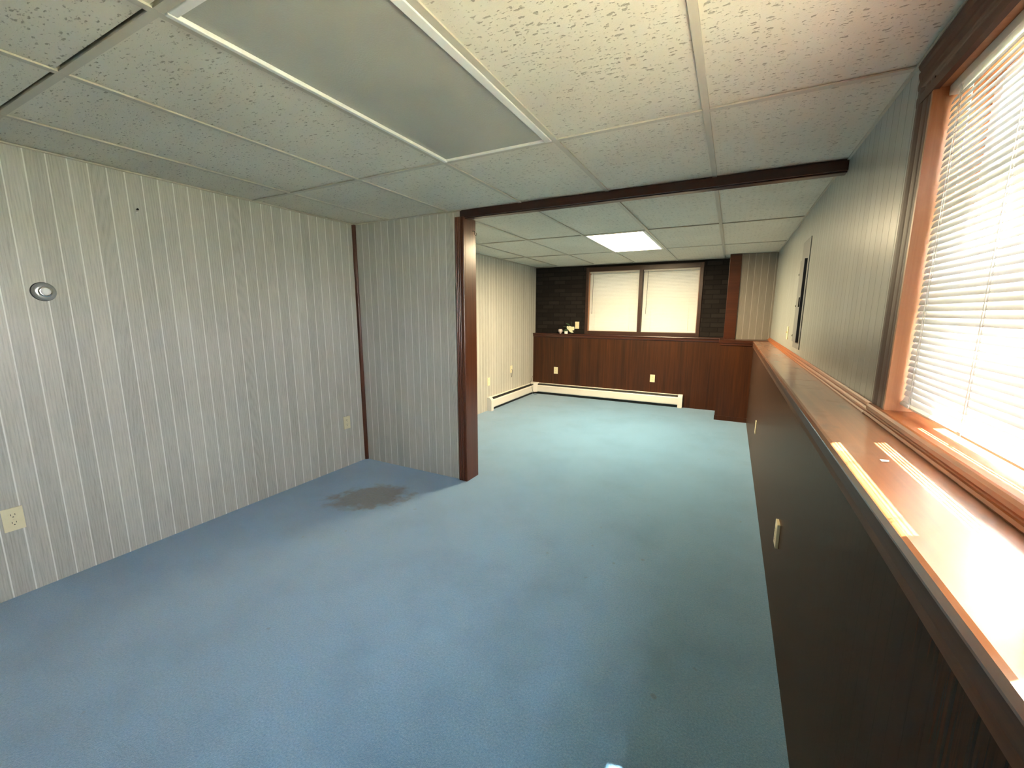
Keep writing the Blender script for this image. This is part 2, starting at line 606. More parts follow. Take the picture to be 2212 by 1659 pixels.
# right: low wall and upper wall with its window opening
WY0, WY1, WZ0, WZ1 = -0.205, -1.79, 1.085, 1.992       # opening (both sashes)
MU0, MU1 = -0.972, -1.022                               # mullion between the two sashes
XO = 2.025                                              # outer face of the masonry
struct(MB().box(XW, XR + .02, YB, 4.68, 0, 1.022).build('wall_right_lower', M['lowwall']),
       'dark brown low wall panelling below the window ledge', 'wall')
w = MB()
w.box(XR, XO, WY0, 5.0, 1.0, H + .25)
w.box(XR, XO, YB - .1, WY1, 1.0, H + .25)
w.box(XR, XO, WY1, WY0, 1.0, WZ0 - .022)
w.box(XR, 1.985, WY1, WY0, WZ1 + .022, H + .25)
w.box(1.985, XO, WY1, WY0, WZ1 + .058, H + .25)
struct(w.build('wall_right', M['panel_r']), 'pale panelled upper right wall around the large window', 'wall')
struct(MB().box(XR + .02, XO, YB - .1, 5.0, -.1, 1.0).build('wall_right_outer', M['stone']),
       'masonry behind the low wall', 'wall')

# far wall
FX0, FX1, FZ0, FZ1 = -0.705, 0.925, 1.09, 2.035
w = MB()
w.box(XL - .1, FX0, YF, 5.0, 1.0, H + .25)
w.box(FX1, XR + .3, YF, 5.0, 1.0, H + .25)
w.box(FX0, FX1, YF, 5.0, 1.0, FZ0)
w.box(FX0, FX1, YF, 5.0, FZ1, H + .25)
struct(w.build('wall_far', M['brick']), 'dark brick far wall around the double window', 'wall')
struct(MB().box(XL, 1.30, YW, 4.99, 0, 1.0).build('wall_far_lower', M['wains']),
       'dark walnut wainscot below the far windows', 'wall')

# bump-out and chase in the far right corner
w = MB().box(1.268, XW + .0, 4.116, YW + .02, 0, 1.01)
w.box(1.262, XW, 4.108, YW, 0, 0.06)
struct(w.build('wall_bump_out', M['wains']), 'boxed out dark wainscot corner at the far right', 'wall')
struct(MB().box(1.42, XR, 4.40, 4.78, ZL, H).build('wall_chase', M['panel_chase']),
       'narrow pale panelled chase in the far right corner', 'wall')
w = MB()
w.box(1.288, 1.424, 4.382, 4.402, ZL, H)
w.box(1.288, 1.308, 4.402, 4.77, ZL, H)
struct(w.build('trim_7', M['ledge_x'], bevel=.003), 'brown upright board on the edge of the far corner chase', 'trim')

# ------------------------------------------------------------------ setting: ceiling
ys_front = [YB, -3.66, -2.44, -1.22, 0.0, YP + .03]
ys_back = [YP + .03, 2.265, 3.505, YF + .02]
xs = [XL, -1.22, -.61, 0, .61, 1.22, XR]
w = MB()
LIGHTS = {(0.0, -1.22): 'off', (0.0, 2.265): 'on'}
rnd = random.Random(3)
for ys in (ys_front, ys_back):
    for j in range(len(ys) - 1):
        for i in range(len(xs) - 1):
            if (xs[i], ys[j]) in LIGHTS:
                continue
            x0, x1, y0, y1 = xs[i], xs[i + 1], ys[j], ys[j + 1]
            if x0 == 1.22:
                x1 = XR + .01
            dz = rnd.uniform(0, .004)
            gy = .014 if (abs(y1 + 1.22) < .01 and x1 < .62) else 0.0     # slipped tiles leave a dark gap
            gx = 0
            w.box(x0 + .004, x1 - .004, y0 + .003, y1 - .003 - gy, H + .004 + dz, H + .019 + dz)
ceil = w.build('ceiling', M['tile'])
MB().box(XL - .1, XR + .3, YB - .1, 5.0, H + .15, H + .25).build('deck', M['void'], ceil, label='dark deck above the tiles')
struct(ceil, 'suspended ceiling of off-white fissured tiles', 'ceiling')
g = MB()
for x in xs[1:-1]:
    g.box(x - .012, x + .012, YB, YF, H - .002, H + .004)
    g.box(x - .003, x + .003, YB, YF, H + .004, H + .035)
for y in (-3.66, -2.44, -1.22, 0.0, 2.265, 3.505):
    g.box(XL, XR, y - .012, y + .012, H - .0015, H + .004)
    g.box(XL, XR, y - .003, y + .003, H + .004, H + .035)
g.box(XL, XL + .016, YB, YF, H - .004, H + .003)                    # wall angle, left
g.box(XR - .010, XR, YB, YF, H - .003, H + .003)
g.box(XL, -.49, YP - .018, YP, H - .003, H + .003)
g.box(XL, XR, YF - .012, YF, H - .003, H + .003)
g.build('ceiling_grid', M['tee'], ceil, label='pale metal ceiling grid')

# ------------------------------------------------------------------ setting: timber trim
def fluted(x0, x1, yb, yf):
    """casing profile across x with three flutes, front at yf (towards -y), back at yb"""
    n, pr = 40, [(x0, yb)]
    for i in range(n + 1):
        u = i / n
        d = 0.0
        for c in (0.22, 0.42, 0.62):
            d += 0.006 * math.exp(-((u - c) / 0.045) ** 2)
        if u < .06:
            d += .006 * (1 - u / .06)
        if u > .94:
            d += .004 * (u - .94) / .06
        pr.append((x0 + (x1 - x0) * u, yf + d))
    pr.append((x1, yb))
    return pr

w = MB().prism(fluted(-.548, -.467, YP + .002, YP - .022), 'z', 0, 2.09)
w.box(-.492, -.467, YP + .002, 1.028, 0, 2.09)
struct(w.build('trim_1', M['trim_z'], bevel=.0015), 'glossy brown wooden post at the free end of the partition', 'trim')
w = MB().prism([(XL, YP), (XL, YP - .024), (XL + .010, YP - .022), (XL + .018, YP - .016), (XL + .023, YP - .008), (XL + .024, YP)], 'z', 0, H - .002)
struct(w.build('trim_2', M['trim_z']), 'thin brown corner strip between left wall and partition', 'trim')
w = MB()
w.box(-.505, XR, YP - .010, .952, 2.084, H + .002)
w.box(-.505, XR, YP + .004, .938, 2.078, 2.084)
struct(w.build('trim_3', M['beam'], bevel=.003), 'dark timber beam crossing below the ceiling', 'trim')

# ledge along the right wall, two boards with a joint
prof = [(1.622, 1.030), (1.624, 1.023), (1.640, 1.021), (XR, 1.021), (XR, ZL), (1.632, ZL), (1.625, 1.042)]
apron = [(XW - .012, .976), (XW + .001, .970), (XW + .001, 1.023), (XW - .012, 1.023), (XW - .009, .990)]
near_ledge = MB().prism(prof, 'y', YB, 0.688).build('trim_4', M['ledge_y'])
MB().prism(apron, 'y', YB, 4.10).build('apron', M['apron'], near_ledge, label='dark moulded strip below the ledge edge')
struct(near_ledge, 'worn orange brown ledge board under the large window', 'trim')
w = MB().prism(prof, 'y', 0.691, 4.40)
struct(w.build('trim_5', M['ledge_y']), 'worn brown ledge board running to the far corner', 'trim')
mold = [(XR, ZL), (XR, 1.078), (XR - .006, 1.080), (XR - .010, 1.074), (XR - .013, 1.066), (XR - .019, 1.066),
        (XR - .023, 1.060), (XR - .025, 1.055), (XR - .030, 1.054), (XR - .033, 1.049), (XR - .033, ZL)]
w = MB().prism(mold, 'y', -.088, 4.40)
struct(w.build('trim_6', M['trim_y']), 'ribbed brown moulding where ledge meets right wall', 'trim')

# far ledge and bump-out cap
prof = [(4.652, 1.034), (4.655, 1.027), (4.664, 1.020), (4.664, 1.000), (4.668, .985), (YW, .982), (YW, 1.0), (YF + .01, 1.0), (YF + .01, ZL), (4.660, ZL), (4.654, 1.042)]
w = MB().prism(prof, 'x', XL, 1.27)
struct(w.build('trim_8', M['ledge_x']), 'dark glossy ledge under the far windows', 'trim')
w = MB().box(1.246, XR - .0, 4.096, 4.77, 1.012, ZL + .006)
w.box(1.256, XW - .012, 4.104, 4.70, .985, 1.012)
struct(w.build('trim_9', M['ledge_x'], bevel=.003), 'dark wooden cap on the boxed out corner', 'trim')

# ------------------------------------------------------------------ right window
def casing_profile(u):
    """raised moulding, u 0 (inner) .. 1 (outer) -> thickness"""
    return 0.011 + 0.003 * u + 0.0025 * math.exp(-((u - 0.80) / 0.10) ** 2) - 0.0018 * math.exp(-((u - 0.58) / 0.05) ** 2) - 0.0015 * math.exp(-((u - 0.25) / 0.04) ** 2)

w1 = sroot('window_1', (XR, -1.0, WZ0), 'large right window with wooden casing behind white blinds', 'window')
NP = 28
def strip(inner, outer, mk):
    m = MB()
    pr = [(inner, 0.0)] + [(inner + (outer - inner) * i / NP, casing_profile(i / NP)) for i in range(NP + 1)] + [(outer, 0.0)]
    return pr
c = MB()
c.prism([(XR - t, y) for y, t in strip(WY0 + .004, -.092, None)], 'z', 1.047, 2.098)
c.prism([(XR - t, y) for y, t in strip(WY1 - .004, WY1 - .115, None)], 'z', 1.047, 2.098)
c.build('casing', M['casing'], w1)
def head_t(u):
    return casing_profile(u) + .004 - .007 * math.exp(-((u - .30) / .05) ** 2) - .005 * math.exp(-((u - .80) / .03) ** 2) + .004 * math.exp(-((u - .92) / .05) ** 2)
c = MB().prism([(XR, WZ1 - .004)] + [(XR - head_t(i / 40), WZ1 - .004 + (2.112 - WZ1 + .004) * i / 40) for i in range(41)] + [(XR, 2.112)], 'y', WY1 - .115, -.092)
c.build('head_casing', M['casing_y'], w1, label='grooved brown head casing')
c = MB()
c.prism([(XR - .030, ZL), (XR - .033, 1.050), (XR - .030, 1.056), (XR - .025, 1.057), (XR - .024, 1.060), (XR - .027, 1.066), (XR - .027, 1.076),
         (XR - .023, 1.083), (XR - .018, WZ0), (XR + .10, WZ0), (XR + .10, ZL), (XR, ZL)], 'y', WY1 - .03, -.092)
c.build('sill', M['trim_y'], w1, label='orange brown moulded window sill')
c = MB()
c.box(XR - .006, XR + .115, WY0 - .004, WY0 + .02, WZ0, WZ1)
c.box(XR - .012, XR + .006, WY0 - .007, WY0 + .005, WZ0, WZ1)
c.box(XR - .006, XR + .115, WY1 - .02, WY1 + .004, WZ0, WZ1)
c.box(XR - .004, XR + .115, WY1, WY0, WZ1, WZ1 + .02)
c.box(XR + .0, XR + .115, MU1, MU0, WZ0, WZ1)
c.build('jamb', M['jamb'], w1)
for k, (a, b) in enumerate(((WY0, MU0), (MU1, WY1))):
    m = MB()
    x0, x1 = 1.935, 1.985
    m.box(x0, x1, a - .045, a, WZ0, WZ1)
    m.box(x0, x1, b, b + .045, WZ0, WZ1)
    m.box(x0, x1, b + .045, a - .045, WZ0, WZ0 + .06)
    m.box(x0, x1, b + .045, a - .045, WZ1 - .030, WZ1 + .03)
    m.box(1.950, 1.965, b + .045, a - .045, 1.415, 1.497)
    m.box(x1, x1 + .010, b + .02, a - .02, 1.664, 1.828)       # added unseen rail outside, masks a band of sun on the ledge
    m.build('sash', M['vinyl'], w1, bevel=.003)
    MB().box(1.958, 1.962, b + .04, a - .04, WZ0 + .05, WZ1 - .02).build('pane', M['glass'], w1)
    if k == 0:
        MB().box(1.9985, 1.999, b, a, WZ0, WZ1 + .05).build('dimming_screen', M['screen'], w1)  # added, unseen: dims the daylight reaching the visible blind
m = MB()                                                         # outer reveal of the masonry
m.box(1.987, XO, -.345, WY0, WZ0 - .02, WZ1 + .02)
m.box(1.987, XO, MU1 - .14, -.950, WZ0 - .02, WZ1 + .02)
m.box(1.987, XO, WY1, WY1 + .02, WZ0 - .02, WZ1 + .02)
m.build('outer_reveal', M['stone'], w1)

# ------------------------------------------------------------------ far windows
w2 = sroot('window_2', (0.11, YF, FZ0), 'dark framed double window in the far brick wall', 'window')
c = MB()
for x0, x1, z0, z1 in ((FX0 - .042, FX0 + .004, ZL, 2.095), (FX1 - .004, FX1 + .042, ZL, 2.095),
                       (FX0 + .004, FX1 - .004, FZ1 - .006, 2.095), (FX0 + .004, FX1 - .004, ZL, FZ0 + .008)):
    c.box(x0, x1, YF - .018, YF + .002, z0, z1)
c.build('casing', M['trim_x'], w2, bevel=.003)
FM0, FM1 = 0.082, 0.132
c = MB().box(FM0, FM1, YF - .014, YF + .13, FZ0, FZ1)
c.build('mullion', M['trim_x'], w2, bevel=.003)
c = MB()
c.box(FX0 - .002, FX0 + .008, YF, YF + .13, FZ0, FZ1)
c.box(FX1 - .008, FX1 + .002, YF, YF + .13, FZ0, FZ1)
c.box(FX0, FX1, YF, YF + .13, FZ0 - .002, FZ0 + .006)
c.box(FX0, FX1, YF, YF + .13, FZ1 - .006, FZ1 + .002)
c.build('jamb', M['jamb'], w2)
for a, b in ((FX0, FM0), (FM1, FX1)):
    m = MB()
    y0, y1 = YF + .10, YF + .14
    m.box(a, a + .04, y0, y1, FZ0, FZ1)
    m.box(b - .04, b, y0, y1, FZ0, FZ1)
    m.box(a + .04, b - .04, y0, y1, FZ0, FZ0 + .05)
    m.box(a + .04, b - .04, y0, y1, FZ1 - .04, FZ1)
    m.box(a + .04, b - .04, y0, y1, 1.57, 1.615)
    m.build('sash', M['vinyl'], w2, bevel=.003)
    MB().box(a + .03, b - .03, YF + .118, YF + .122, FZ0 + .04, FZ1 - .03).build('pane', M['glass'], w2)
    MB().box(a, b, YF + .160, YF + .1605, FZ0, FZ1).build('dimming_screen', M['screen_far'], w2)  # added, unseen: dims the daylight on the far blinds

# ------------------------------------------------------------------ blinds
def slat_profile(th, chord, crown, n=6):
    """(out, up) points from the outer top edge to the inner bottom edge; 'out' is away from the room"""
    pts = []
    for i in range(n + 1):
        s = i / n - .5
        h = crown * (1 - (2 * s) ** 2)
        # along slat: inner & down ; bulge: to the room & up
        o = -s * chord * math.cos(th) - h * math.sin(th)
        z = -s * chord * math.sin(th) + h * math.cos(th)
        pts.append((o, z))
    return pts

def blind_y(y0, y1, xb, ztop, zbot, pitch, th, mat, cords, label, name='window_blind', group=None):
    """blind hanging in a window of the right wall (slats run along y)"""
    r = thing(name, (xb, (y0 + y1) / 2, ztop), label, 'window blind', group)
    m = MB().box(xb - .013, xb + .014, y1, y0, ztop - .026, ztop)
    m.build('headrail', M['rail'], r, bevel=.002, label='headrail darkened to a shaded beige grey')
    m = MB()
    n = int((ztop - .036 - zbot - .022) / pitch)
    rn = random.Random(5)
    for k in range(n + 1):
        z = zbot + .024 + k * pitch
        t = th + rn.uniform(-.018, .018)
        pr = [(xb + o, z + u) for o, u in slat_profile(t, .025, .0030)]
        m.sheet(pr, 'y', y1 + .004, y0 - .004)
    m.build('slats', mat, r)
    m = MB().prism([(xb - .011, zbot), (xb + .011, zbot), (xb + .012, zbot + .006), (xb + .008, zbot + .013), (xb - .008, zbot + .013), (xb - .012, zbot + .006)], 'y', y1 + .003, y0 - .003)
    m.build('bottom_rail', M['white'], r, bevel=.0015)
    for yc in cords:
        m = MB()
        for dx in (-.0115, .0115):
            m.tube([(xb + dx, yc, zbot + .012), (xb + dx, yc, ztop - .02)], .0009, 6)
        m.tube([(xb - .006, yc + .004, zbot + .012), (xb - .006, yc + .004, ztop - .02)], .0008, 6)
        for k in range(n + 1):
            z = zbot + .024 + k * pitch
            m.tube([(xb - .0115, yc, z - .012), (xb + .0115, yc, z + .006)], .0007, 5)
        m.build('ladder_cord', M['white'], r)
        MB().box(xb - .014, xb - .010, yc - .008, yc + .008, zbot + .002, zbot + .010).build('cord_clip', M['white'], r)
    return r

def blind_x(x0, x1, yb, ztop, zbot, pitch, th, mat, cords, wand, label, group=None):
    """blind hanging in the far wall (slats run along x)"""
    r = thing('window_blind', ((x0 + x1) / 2, yb, ztop), label, 'window blind', group)
    MB().box(x0, x1, yb - .013, yb + .014, ztop - .026, ztop).build('headrail', M['rail'], r, bevel=.002)
    m = MB()
    n = int((ztop - .036 - zbot - .022) / pitch)
    for k in range(n + 1):
        z = zbot + .024 + k * pitch
        pr = [(yb + o, z + u) for o, u in slat_profile(th, .025, .0026)]
        m.sheet(pr, 'x', x0 + .004, x1 - .004)
    m.build('slats', mat, r)
    MB().box(x0 + .003, x1 - .003, yb - .011, yb + .011, zbot, zbot + .012).build('bottom_rail', M['white'], r, bevel=.002)
    for xc in cords:
        m = MB()
        for dy in (-.0125, .0125):
            m.tube([(xc, yb + dy, zbot + .01), (xc, yb + dy, ztop - .02)], .0013, 6)
        m.build('ladder_cord', M['white'], r)
    m = MB().tube([(wand, yb - .022, ztop - .03), (wand - .004, yb - .024, ztop - .40), (wand - .010, yb - .022, ztop - .66)], .0032, 8)
    m.tube([(wand, yb - .013, ztop - .02), (wand, yb - .022, ztop - .022), (wand, yb - .022, ztop - .034)], .0016, 6)
    m.build('wand', M['greymetal'], r, label='slim grey tilt wand')
    return r

SUN_TAN = 2.33
TH = math.radians(64.2)
blind_y(WY0 - .010, MU0 + .006, 1.856, WZ1 - .002, 1.107, .0178, TH, M['slat'], (-.285, -.60, -.90),
        'white slatted blind glowing in the large right window', group=None)  # far half only; unseen near half left bare to brighten the room
blind_x(FX0 + .012, FM0 - .006, YF + .035, FZ1 - .004, FZ0 + .012, .0208, math.radians(56), M['slat_far'], (-.60, -.05), -.635,
        'cream slatted blind in the left half of the far double window', 'blinds in the far double window')
blind_x(FM1 + .006, FX1 - .012, YF + .035, FZ1 - .004, FZ0 + .012, .0208, math.radians(56), M['slat_far'], (.27, .80), .205,
        'cream slatted blind in the right half of the far double window', 'blinds in the far double window')

# ------------------------------------------------------------------ ceiling lights
def troffer(x0, x1, y0, y1, lens, label, near_rail):
    r = thing('ceiling_light', ((x0 + x1) / 2, (y0 + y1) / 2, H), label, 'ceiling light', 'recessed ceiling lights')
    a, b, c, d = x0 + .013, x1 - .013, y0 + .013, y1 - .013
    m = MB()
    m.box(a, a + .016, c, d, H - .006, H + .012)
    m.box(b - .030, b, c, d, H - .006, H + .012)
    m.box(a + .016, b - .030, c, c + .022, H - .004, H + .012)
    m.box(a + .016, b - .030, d - .010, d, H - .004, H + .012)
    m.build('frame', M['white'], r, bevel=.002)
    m = MB().box(a + .012, b - .026, c + .012, d - .006, H + .006, H + .010)
    m.build('lens', lens, r)
    m = MB()
    m.box(a, a + .002, c, d, H + .012, H + .11)
    m.box(b - .002, b, c, d, H + .012, H + .11)
    m.box(a, b, c, c + .002, H + .012, H + .11)
    m.box(a, b, d - .002, d, H + .012, H + .11)
    m.box(a, b, c, d, H + .11, H + .114)
    m.build('housing', M['white'], r)
    return r

troffer(0, .61, -1.22, 0, M['lens'], 'unlit ceiling light with a dull grey lens, above the foreground', True)
troffer(0, .61, 2.265, 3.505, M['lamp'], 'brightly lit ceiling light in the far room', False)

# ------------------------------------------------------------------ outlets, switches
def outlet(pos, nrm, label, kind='duplex', w=.070, h=.114, proud=.0055):
    """wall plate centred at pos; nrm is 'x+', 'x-' or 'y-' (direction it faces)"""
    r = thing('wall_switch' if kind == 'toggle' else 'cable_jack' if kind == 'jack' else 'wall_outlet', pos, label,
              {'toggle': 'light switch', 'jack': 'wall plate', 'duplex': 'outlet'}[kind],
              'almond wall plates')
    P = Vector(pos)
    N = {'x+': Vector((1, 0, 0)), 'x-': Vector((-1, 0, 0)), 'y-': Vector((0, -1, 0))}[nrm]
    U = Vector((0, 0, 1)).cross(N)          # horizontal on the wall
    Z = Vector((0, 0, 1))
    def block(u0, u1, z0, z1, n0, n1):
        m = MB()
        cs = [P + U * u + Z * z + N * n for n in (n0, n1) for u, z in ((u0, z0), (u1, z0), (u1, z1), (u0, z1))]
        m.v = [tuple(c) for c in cs]
        m.f = [(0, 3, 2, 1), (4, 5, 6, 7), (0, 1, 5, 4), (1, 2, 6, 5), (2, 3, 7, 6), (3, 0, 4, 7)]
        m.s = [False] * 6
        return m
    block(-w / 2, w / 2, -h / 2, h / 2, -.001, proud).build('cover_plate', M['almond'], r, bevel=.002)
    if kind == 'duplex':
        for s in (-1, 1):
            zc = s * .0195
            m = MB()
            pr = [(math.cos(a) * .0172, max(-.0135, min(.0135, math.sin(a) * .0172))) for a in [2 * math.pi * i / 28 for i in range(28)]]
            n0 = len(m.v)
            m.v = [tuple(P + U * u + Z * (zc + z) + N * n) for n in (proud - .001, proud + .0015) for u, z in pr]
            k = len(pr)
            m.f = [(i, (i + 1) % k, k + (i + 1) % k, k + i) for i in range(k)] + [tuple(reversed(range(k))), tuple(range(k, 2 * k))]
            m.s = [False] * len(m.f)
            rc = m.build('receptacle', M['almond'], r)
            m = MB()
            for u0, u1, z0, z1 in ((-.0078, -.0056, zc + .000, zc + .009), (.0056, .0078, zc + .001, zc + .008), (-.0024, .0024, zc - .0095, zc - .005)):
                b = block(u0, u1, z0, z1, proud + .0005, proud + .0018)
                n0 = len(m.v)
                m.v += b.v
                m.f += [tuple(n0 + i for i in f) for f in b.f]
                m.s += b.s
            m.build('slots', M['slot'], rc)
        MB().lathe([(.0001, proud - .001), (.0028, proud - .001), (.0028, proud + .0008), (.0001, proud + .0012)], P, N, 12).build('screw', M['almond'], r)
    elif kind == 'toggle':
        block(-.0055, .0055, -.012, .012, proud - .001, proud + .0012).build('toggle_slot', M['almond'], r)
        block(-.004, .004, .000, .012, proud, proud + .011).build('toggle', M['almond'], r, bevel=.001)
        for s in (-1, 1):
            MB().lathe([(.0001, proud - .001), (.0025, proud - .001), (.0025, proud + .0008), (.0001, proud + .0012)], P + Z * s * .030, N, 12).build('screw', M['almond'], r)
    else:
        MB().lathe([(.0001, proud - .001), (.006, proud - .001), (.006, proud + .004), (.003, proud + .004), (.003, proud + .009), (.0001, proud + .009)], P, N, 16).build('jack', M['chrome'], r)
        m = MB().tube([P + N * (proud + .006), P + N * .022 - Z * .01, P + N * .018 - Z * .06, P + N * .012 - Z * .105 + U * .006, P + N * .010 - Z * .125 + U * .004], .0028, 8)
        m.build('loose_wire', M['cable'], r, label='short loose dark wire')
    return r

outlet((XL, -1.322, .391), 'x+', 'almond duplex outlet on the left wall at the near edge of view')
outlet((XL, .669, .404), 'x+', 'almond duplex outlet on the left wall beside the partition corner')
outlet((XL, 3.165, .416), 'x+', 'almond outlet above the near end of the short baseboard heater')
outlet((XL, 3.854, .514), 'x+', 'pale wall plate with a loose wire, on the far room left wall', 'jack')
outlet((-1.205, YW, .425), 'y-', 'almond outlet on the wainscot below the flower ornament')
outlet((.369, YW, .405), 'y-', 'almond outlet on the wainscot below the right half of far window')
outlet((-.880, YF, 1.186), 'y-', 'almond switch plate on dark brick beside the far window', 'toggle')
outlet((XW, 2.32, .385), 'x-', 'pale outlet on the dark low wall nearest the far corner')
outlet((XW, .262, .385), 'x-', 'pale outlet on the dark low wall midway along the ledge', proud=.012)
outlet((XR, 2.59, 1.212), 'x-', 'pale wall switch beyond the grey electrical panel', 'toggle')

# ------------------------------------------------------------------ thermostat and small fixings
t = thing('thermostat', (XL, -1.083, 1.475), 'round silver thermostat dial on the left wall', 'thermostat')
P, N = (XL, -1.083, 1.475), (1, 0, 0)
MB().lathe([(.0455, 0), (.0455, .005), (.043, .008), (.020, .008)], P, N, 48).build('base', M['thermodark'], t)
MB().lathe([(.0425, .007), (.0425, .016), (.040, .022), (.034, .026), (.026, .027), (.020, .027)], P, N, 48).build('dial_ring', M['thermo'], t)
MB().lathe([(.0255, .026), (.0255, .033), (.0235, .036), (.018, .0365)], P, N, 48).build('inner_ring', M['chrome'], t)
MB().lathe([(.0175, .034), (.0175, .040), (.014, .0445), (.007, .0465), (.0005, .047)], P, N, 40).build('dial_cap', M['ceramic'], t)

r = thing('wall_anchor', (XL, -.663, 1.933), 'small screw and plastic anchor high on the left wall', 'screw')
MB().lathe([(.005, 0), (.005, .003), (.001, .0032)], (XL, -.663, 1.930), (1, 0, 0), 14).build('plastic_anchor', M['white'], r)
MB().lathe([(.0032, 0), (.0032, .012), (.0055, .0125), (.0055, .015), (.001, .0155)], (XL, -.662, 1.943), (1, 0, 0), 14).build('screw', M['darkmetal'], r)

hk = []
for i in range(15):
    a = math.radians(-200 + i * 17)
    hk.append((-.467 + .022 , .995 + .013 * math.cos(a), 1.985 + .013 * math.sin(a)))
hk = [(-.467, hk[0][1], 2.004), (-.452, hk[0][1], 2.003), (-.446, hk[0][1], 1.996)] + hk
tag(MB().tube(hk, .0022, 8).build('cup_hook', M['darkmetal']), 'small dark cup hook near the top of the brown post', 'hook')

# ------------------------------------------------------------------ electrical panel
r = thing('electrical_panel', (XR, 1.97, 1.52), 'grey electrical panel with dark edged door on the right wall', 'electrical panel')
MB().box(XR - .006, XR, 1.80, 2.15, 1.12, 1.92).build('cover', M['greymetal'], r, bevel=.002)
MB().box(XR - .022, XR - .006, 1.872, 2.07, 1.17, 1.775).build('door', M['greymetal'], r, bevel=.002)
MB().box(XR - .0225, XR - .006, 1.858, 1.873, 1.17, 1.775).build('door_edge', M['navy'], r, label='dark blue door edge')
MB().box(XR - .028, XR - .022, 1.885, 1.905, 1.43, 1.50).build('latch', M['darkmetal'], r, bevel=.002)
for z in (1.21, 1.44, 1.68):
    MB().lathe([(.009, .005), (.009, .016), (.001, .020)], (XR, 2.135, z), (-1, 0, 0), 12).build('screw', M['darkmetal'], r)

# ------------------------------------------------------------------ baseboard heaters
def heater_parts(r, sec, length_axis, a, b, caps):
    """sec maps (depth from wall, height) to the in-wall plane coordinates used by prism"""
    def pr(pts):
        return [sec(d, z) for d, z in pts]
    m = MB().prism(pr([(0, .02), (.004, .02), (.004, .186), (.030, .190), (.036, .187), (.037, .190), (.030, .195), (0, .192)]), length_axis, a, b)
    m.build('hood', M['heater'], r)
    m = MB().prism(pr([(.066, .150), (.070, .146), (.071, .060), (.068, .050), (.064, .044), (.062, .046), (.066, .054), (.067, .062), (.066, .143), (.056, .158), (.058, .160)]), length_axis, a, b)
    m.build('front_cover', M['heater'], r)
    m = MB().prism(pr([(.006, .060), (.060, .060), (.060, .140), (.030, .172), (.006, .172)]), length_axis, a + .004, b - .004)
    m.prism(pr([(.006, .0), (.030, .0), (.030, .060), (.006, .060)]), length_axis, a + .004, b - .004)
    m.build('fin_element', M['fin'], r, label='dark heating fins in the slots')
    m = MB().prism(pr([(.046, .178), (.050, .180), (.064, .168), (.062, .164)]), length_axis, a + .01, b - .01)
    m.build('damper', M['fin'], r)
    full = [(0, 0), (.072, 0), (.073, .150), (.068, .166), (.052, .184), (.036, .194), (.028, .197), (0, .196)]
    leg = [(0, 0), (.073, 0), (.073, .150), (.068, .166), (.052, .184), (.036, .194), (.028, .197), (0, .196)]
    for c0, c1 in caps:
        MB().prism(pr(full), length_axis, c0, c1).build('end_cap', M['heater'], r, bevel=.002)

r = thing('baseboard_heater', (XL, 3.85, 0), 'short white baseboard heater along the far room left wall', 'baseboard heater', 'white baseboard heaters')
heater_parts(r, lambda d, z: (XL + d, z), 'y', 3.17, 4.60, [(3.12, 3.185)])
r = thing('baseboard_heater', (-.36, YW, 0), 'long white baseboard heater below the far wainscot', 'baseboard heater', 'white baseboard heaters')
heater_parts(r, lambda d, z: (YW - d, z), 'x', -1.55, .77, [(.755, .818)])
m = MB()
m.prism([(XL, YW), (XL, YW - .118), (XL + .073, YW - .118), (XL + .118, YW - .073), (XL + .118, YW)], 'z', .040, .190)
m.prism([(XL, YW), (XL, YW - .118), (XL + .045, YW - .118), (XL + .118, YW - .045), (XL + .118, YW)], 'z', .190, .198)
m.build('corner_cap', M['heater'], r, bevel=.003)

wire = [(XL + .004, 4.655, .30), (XL + .006, 4.60, .235), (XL + .012, 4.53, .203), (XL + .040, 4.475, .202), (XL + .072, 4.462, .184), (XL + .082, 4.470, .140),
        (XL + .080, 4.490, .09), (XL + .082, 4.515, .045), (XL + .090, 4.54, .006), (XL + .12, 4.58, .004)]
def smooth(pts, k=6):
    P = [Vector(p) for p in pts]
    out = []
    for i in range(len(P) - 1):
        p0, p1, p2, p3 = P[max(i - 1, 0)], P[i], P[i + 1], P[min(i + 2, len(P) - 1)]
        for j in range(k):
            t = j / k
            out.append(.5 * ((2 * p1) + (p2 - p0) * t + (2 * p0 - 5 * p1 + 4 * p2 - p3) * t * t + (3 * p1 - p0 - 3 * p2 + p3) * t ** 3))
    return out + [P[-1]]
tag(MB().tube(smooth(wire), .0026, 8).build('cable', M['cable']), 'thin dark cable draped over the heater in the far corner', 'cable')

# ------------------------------------------------------------------ ornaments on the far ledge
zt = ZL
oy = 4.705
# faceted pale ornament
m = MB()
c0 = Vector((-1.150, oy, zt))
rings = [(.012, 0.0), (.042, .040), (.030, .074)]
for rr, hh in rings:
    for k in range(6):
        a = 2 * math.pi * k / 6 + (.5 if hh == .04 else 0)
        m.v.append((c0.x + rr * math.cos(a), c0.y + rr * math.sin(a), c0.z + hh))
for i in range(2):
    for k in range(6):
        m.f.append((i * 6 + k, i * 6 + (k + 1) % 6, i * 6 + 6 + (k + 1) % 6, i * 6 + 6 + k))
m.f += [tuple(reversed(range(6))), tuple(range(12, 18))]
m.s = [False] * len(m.f)
tag(m.build('faceted_vase', M['rose'], loc=tuple(c0)), 'small pale pink faceted vase at left on the far ledge', 'vase')
c0 = (-1.040, 4.685, zt)
tag(MB().box(-1.064, -1.018, 4.662, 4.708, zt, zt + .044).build('cube_candle', M['ceramic'], bevel=.006, loc=c0),
    'small white cube between the pink vase and the flower, on the far ledge', 'candle')
r = thing('artificial_flower', (-.985, 4.725, zt), 'cream artificial flower with dark leaves resting on the far ledge', 'artificial flower')
